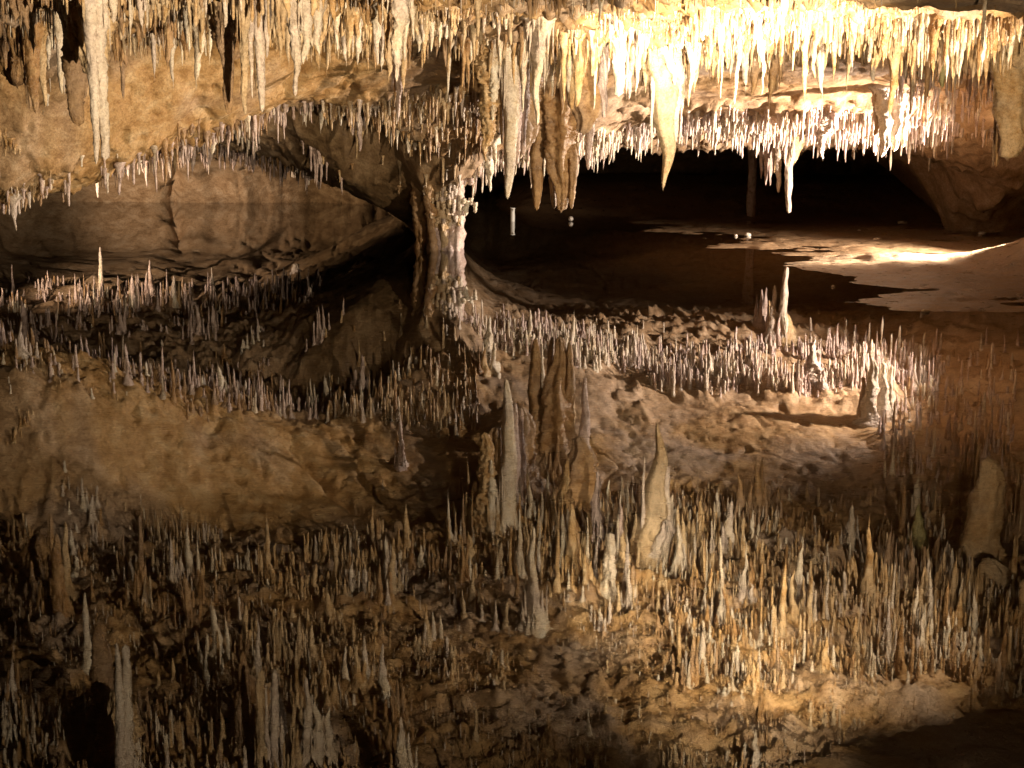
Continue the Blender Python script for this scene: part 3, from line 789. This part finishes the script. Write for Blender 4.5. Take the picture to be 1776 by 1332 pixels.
def bulk(name, sel, mat_list, label):
    """the remaining thousands of little stalactites as one mesh"""
    G_ = GEN[sel]; Z_ = zc[sel]; n = len(G_)
    S, T = 6, 8
    g = np.random.default_rng(77)
    t = np.array([-.12, 0, .12, .3, .5, .7, .88, 1.0])
    a = np.arange(S) / S * 2 * math.pi
    thin = (G_[:, 3] < .02)
    prof = np.where(thin[:, None], (1 - .35 * np.clip(t, 0, 1))[None, :], (1 - np.clip(t, 0, 1) ** .9 * .86)[None, :])
    prof = prof * (1 + .9 * np.exp(-np.clip(t, 0, 1) * 9))[None, :] * (1 + .16 * g.standard_normal((n, T)))
    prof[:, -1] *= .45
    R = (prof * G_[:, 3:4])[:, :, None] * (1 + .14 * g.standard_normal((n, T, S)))
    lean = g.standard_normal((n, 2, 1)) * .02
    wob = np.cumsum(g.standard_normal((n, 2, T)), 2) * G_[:, 3][:, None, None] * .10
    cx = G_[:, 0][:, None] + wob[:, 0] + lean[:, 0] * t[None, :] * G_[:, 2:3]
    cy = G_[:, 1][:, None] + wob[:, 1] + lean[:, 1] * t[None, :] * G_[:, 2:3]
    vx = cx[:, :, None] + R * np.cos(a)[None, None, :]
    vy = cy[:, :, None] + R * np.sin(a)[None, None, :]
    vz = np.broadcast_to((Z_[:, None] + .01 - t[None, :] * G_[:, 2:3])[:, :, None], vx.shape)
    V = np.stack([vx, vy, vz], -1).reshape(-1, 3)
    i = (np.arange(T - 1)[:, None] * S); j = np.arange(S)[None, :]; j2 = (j + 1) % S
    q1 = np.stack([(i + j), (i + S + j), (i + S + j2), (i + j2)], -1).reshape(-1, 4)
    cap = np.array([[(T - 1) * S + 0, (T - 1) * S + 3, (T - 1) * S + 2, (T - 1) * S + 1], [(T - 1) * S + 0, (T - 1) * S + 5, (T - 1) * S + 4, (T - 1) * S + 3]])
    q1 = np.vstack([q1, cap])
    Q = (q1[None] + (np.arange(n) * S * T)[:, None, None]).reshape(-1, 4)
    me = mesh_np(name, V, Q)
    for m in mat_list: me.materials.append(m)
    ids = {m.name: k for k, m in enumerate(mat_list)}
    mi = np.array([ids[pick_mat(int(m), 0, 0).name] for m in G_[:, 4]])
    me.polygons.foreach_set('material_index', np.repeat(mi, len(q1)).astype(np.int32))
    o = link(name, me, None, kind='stuff')
    o['label'] = label; o['category'] = 'soda straws'
    return o

bulk('soda_straws', rest, [M_OCHRE, M_PALE, M_BROWN, M_PINK], 'countless small stalactites and soda straws covering the rough cave ceiling')

# ------------------------------------------------------------------ column at the end of the partition
def column(name, px, v_water, r_px, r_top, top_z, label, mat, sides=40, lobes=0, seed=1, flare_dir=(0, 0), z0=-.3):
    a = ray(px, v_water); D = CAM_H / -a[2]; X = a[0] * D
    s = D / F
    g = np.random.default_rng(seed)
    zs = np.linspace(z0, top_z, 70)
    th = np.arange(sides) / sides * 2 * math.pi
    t = (zs - 0) / top_z
    prof = r_px * s * (1 + .10 * np.sin(t * 9)) + (r_top * s - r_px * s) * np.clip(t, 0, 1) ** 3
    ph = g.random(6) * 6.28
    R = prof[:, None] * (1 + .13 * np.sin(th * 3 + ph[0])[None, :] + .10 * np.cos(th * 5 + ph[1] + 2 * t[:, None]) + .07 * np.cos(th * 9 + ph[2])[None, :])
    TH, TT = np.meshgrid(th, zs)
    nn = fbm(TH * 1.2, TT * 1.0, .22, 4, seed) * .16 + np.maximum(0, fbm(TH * 1.2, TT, .09, 2, seed + 5)) * .25
    nn[:, -1] = nn[:, 0]
    R = R * (1 + nn)
    x = X + R * np.cos(th)[None, :] + flare_dir[0] * np.clip(t, 0, 1)[:, None] ** 2
    y = D + R * np.sin(th)[None, :] + flare_dir[1] * np.clip(t, 0, 1)[:, None] ** 2
    z = np.broadcast_to(zs[:, None], x.shape)
    v = np.stack([x.ravel() - X, y.ravel() - D, z.ravel()], 1)
    i = (np.arange(len(zs) - 1)[:, None] * sides); j = np.arange(sides)[None, :]; j2 = (j + 1) % sides
    q = np.stack([(i + j), (i + j2), (i + sides + j2), (i + sides + j)], -1).reshape(-1, 4)
    o = link(name, mesh_np(name, v, q), mat)
    o.location = (X, D, 0)
    o['label'] = label; o['category'] = 'column'
    return o, X, D, s

col_, cX, cD, cs = column('limestone_column', 772, 432, 27, 62, 1.45, 'encrusted pink and white column rising from the pool at the left end of the arch', M_PINK, seed=4, flare_dir=(.05, 0))
# fluted foot left of it and knobs, all fused to the column
gg = random.Random(5)
for k, (dx, top, rr, m) in enumerate(((-46, .80, 10, B), (-36, .9, 9, B), (-28, .95, 10, B), (-20, 1.1, 11, B), (14, 1.15, 11, K), (22, 1.2, 10, K), (2, 1.15, 12, O))):
    vv, qq, tt = spike(L_=top + .1, r=rr * cs, sides=10, segs=34, taper=.5, lump=.24, wig=.9, flare=.3, tipr=.55, seed=300 + k, flute=.08)
    p = link('flowstone_flute', mesh_np('flowstone_flute', vv, qq, tt), m, col_)
    p.location = (dx * cs, -.17 - .05 * gg.random() + (.22 if dx < -22 else 0), top)
def knob_cluster(parent, n, cx, cy, z0, z1, spread, rr, mat, seed):
    g = np.random.default_rng(seed)
    parts = []
    for k in range(n):
        vv, qq, tt = spike(L_=rr * g.uniform(1.2, 3), r=rr * g.uniform(.5, 1.1), sides=8, segs=8, taper=.5, lump=.2, flare=0, tipr=.6, seed=seed * 50 + k, up=rr * .8)
        parts.append(((vv, qq, tt), (cx + g.normal(0, spread), cy - abs(g.normal(0, .04)), g.uniform(z0, z1))))
    v_, q_, t_ = merge(parts)
    link('calcite_knobs', mesh_np('calcite_knobs', v_, q_, t_), mat, parent)
knob_cluster(col_, 60, .12, -.2, .3, .85, .1, .035, M_PALE, 3)
knob_cluster(col_, 30, -.02, -.22, .25, .8, .08, .03, M_OCHRE, 4)
knob_cluster(col_, 30, .1, -.2, .8, 1.2, .12, .035, M_PINK, 6)

th_, _, _, _ = column('thin_column', 1303, 378, 6.5, 9, 1.5, 'slender grey column standing on the mud before the dark void', M_PINK, sides=20, seed=9)

# ------------------------------------------------------------------ small things
def stone(px, v, r_px, label, mat=M_STONE, flat=.5, seed=0, name='stone', zoff=0.0):
    a = ray(px, v); D = CAM_H / -a[2]; s = D / F
    g = np.random.default_rng(seed + int(px))
    u = np.linspace(0, math.pi, 9)[:, None]; w = (np.arange(14) / 14 * 2 * math.pi)[None, :]
    R = r_px * s * (1 + .12 * g.standard_normal((9, 14)))
    R[0] = R[0].mean(); R[-1] = R[-1].mean()
    x = R * np.sin(u) * np.cos(w); y = R * np.sin(u) * np.sin(w); z = R * np.cos(u) * flat + 0 * w
    v_ = np.stack([x.ravel(), y.ravel(), z.ravel()], 1)
    i = (np.arange(8)[:, None] * 14); j = np.arange(14)[None, :]; j2 = (j + 1) % 14
    q = np.stack([(i + j), (i + 14 + j), (i + 14 + j2), (i + j2)], -1).reshape(-1, 4)
    o = link(name, mesh_np(name, v_, q), mat)
    j_, i_ = np.abs(fy - D).argmin(), np.abs(fx - a[0] * D).argmin()
    o.location = (a[0] * D, D, max(Z[j_, i_], 0) + r_px * s * flat * .5 + zoff)
    o['label'] = label; o['category'] = 'stone'
    return o

stone(1297, 410, 5.5, 'round white stone at the waterline below the slender column', flat=.8)
stone(1276, 410, 3.2, 'tiny white pebble left of the round white stone', flat=.8)
stone(1605, 541, 8, 'flat pale stone on the shallow mud spit right of centre', flat=.4)
stone(1703, 406, 7, 'flat pale stone on the dark mud by the right wall', flat=.4)
stone(1565, 389, 8, 'grey pebble at the foot of the rounded right wall', flat=.4)
stone(1522, 418, 8, 'broad pale pebble on the dark mud flat before the void', flat=.4)
stone(1490, 404, 3, 'very small bright pebble on the mud flat', flat=.6)
stone(1767, 514, 4, 'small pale pebble near the right edge on the shoal', flat=.6)
stone(990, 384, 4, 'small white round stone showing above the dark water', flat=1.0, zoff=.02)
stone(1445, 498, 3.5, 'small bright pebble at the tip of the dark shoal', flat=.6)

# measuring post in the dark water
a = ray(889, 384); D = CAM_H / -a[2]
m = bpy.data.materials.new('white_painted_wood'); n = nt(m)
b_ = n.nodes.new('ShaderNodeBsdfPrincipled'); o_ = n.nodes.new('ShaderNodeOutputMaterial'); n.links.new(b_.outputs[0], o_.inputs[0])
tx = n.nodes.new('ShaderNodeTexNoise'); tx.inputs['Scale'].default_value = 30
rp = n.nodes.new('ShaderNodeValToRGB'); rp.color_ramp.elements[0].color = (.45, .42, .36, 1); rp.color_ramp.elements[1].color = (.85, .83, .78, 1)
n.links.new(tx.outputs['Fac'], rp.inputs[0]); n.links.new(rp.outputs[0], b_.inputs['Base Color']); b_.inputs['Roughness'].default_value = .5
vv, qq, tt = spike(L_=.62, r=.034, sides=12, segs=12, taper=.05, lump=.03, flare=0, tipr=.9, seed=5, up=0)
vv[:, 2] += .19
vv = vv.copy()
post = link('marker_post', mesh_np('marker_post', vv * np.array([1, 1, 1]), qq, tt), m)
post.location = (a[0] * D, D, 0)
post['label'] = 'short white marker post standing in the dark water under the long spikes'; post['category'] = 'post'
vv, qq, tt = spike(L_=.02, r=.04, sides=12, segs=4, taper=.2, lump=.02, flare=0, tipr=.9, seed=6, up=0)
cap_ = link('cap', mesh_np('cap', vv, qq, tt), m, post); cap_.location = (0, 0, .205)

# ------------------------------------------------------------------ lamps of the show cave and added fill spots, all outside the frame
def lamp(name, loc, target, power, color, size, blend=.6, radius=.06):
    ld = bpy.data.lights.new(name, 'SPOT')
    ld.energy = power; ld.color = color; ld.spot_size = math.radians(size); ld.spot_blend = blend; ld.shadow_soft_size = radius
    o = bpy.data.objects.new(name, ld); COL.objects.link(o)
    o.location = loc
    o.rotation_euler = (Vector(target) - Vector(loc)).to_track_quat('-Z', 'Y').to_euler()
    return o

lamp('walkway_floodlight', (1.4, 3.2, .35), (1.0, 8.2, 3.6), 800, (1, .76, .46), 70, .25)
lamp('unseen_near_spotlight', (1.9, 3.2, .35), (1.5, 11.6, 2.3), 22000, (1, .83, .58), 17, 1.0)
lamp('unseen_near_spotlight', (2.2, 3.2, .35), (4.3, 13.2, 1.9), 3000, (1, .76, .48), 15, .8)  # extra spot added only to brighten the huge tan stalactite
lamp('walkway_floodlight', (1.5, 3.0, .35), (-2.4, 11.0, 2.0), 3500, (1, .80, .54), 40, .9)
lamp('side_floodlight', (4.2, 9.6, .35), (-.4, 13.8, 2.7), 2500, (1, .80, .55), 84, .7)
lamp('added_side_spot', (3.5, 6.8, .3), (1.75, 11.5, 2.35), 8500, (1, .82, .55), 21, .8)  # second side spot, added to strengthen the hot patch on the ceiling
lamp('rear_floodlight', (6.2, 18.2, .40), (2.0, 18.9, .75), 4800, (1, .82, .66), 100, 1.0)
lamp('added_glare_spot', (6.3, 18.0, .5), (4.35, 17.85, 0.04), 9000, (1, .88, .76), 30, .9)  # unseen spot added to whiten the glare strip on the mud
lamp('added_left_wall_fill', (-8.2, 18.4, .35), (-4.4, 25.5, -2.0), 3600, (1, .75, .52), 62, .5)  # unseen fill added to lift the far left wall

w = bpy.data.worlds.new('World'); sc.world = w; w.use_nodes = True
w.node_tree.nodes['Background'].inputs[0].default_value = (.9, .6, .35, 1)
w.node_tree.nodes['Background'].inputs[1].default_value = .01

sc.view_settings.view_transform = 'Standard'
try: sc.view_settings.look = 'None'
except Exception: pass
sc.view_settings.exposure = 0
sc.view_settings.gamma = 1
sc.render.engine = 'CYCLES'
sc.cycles.use_denoising = True
sc.cycles.max_bounces = 6
sc.cycles.diffuse_bounces = 3
sc.cycles.glossy_bounces = 3
sc.cycles.transparent_max_bounces = 6
sc.cycles.caustics_reflective = False
sc.cycles.caustics_refractive = False
sc.cycles.sample_clamp_indirect = 6
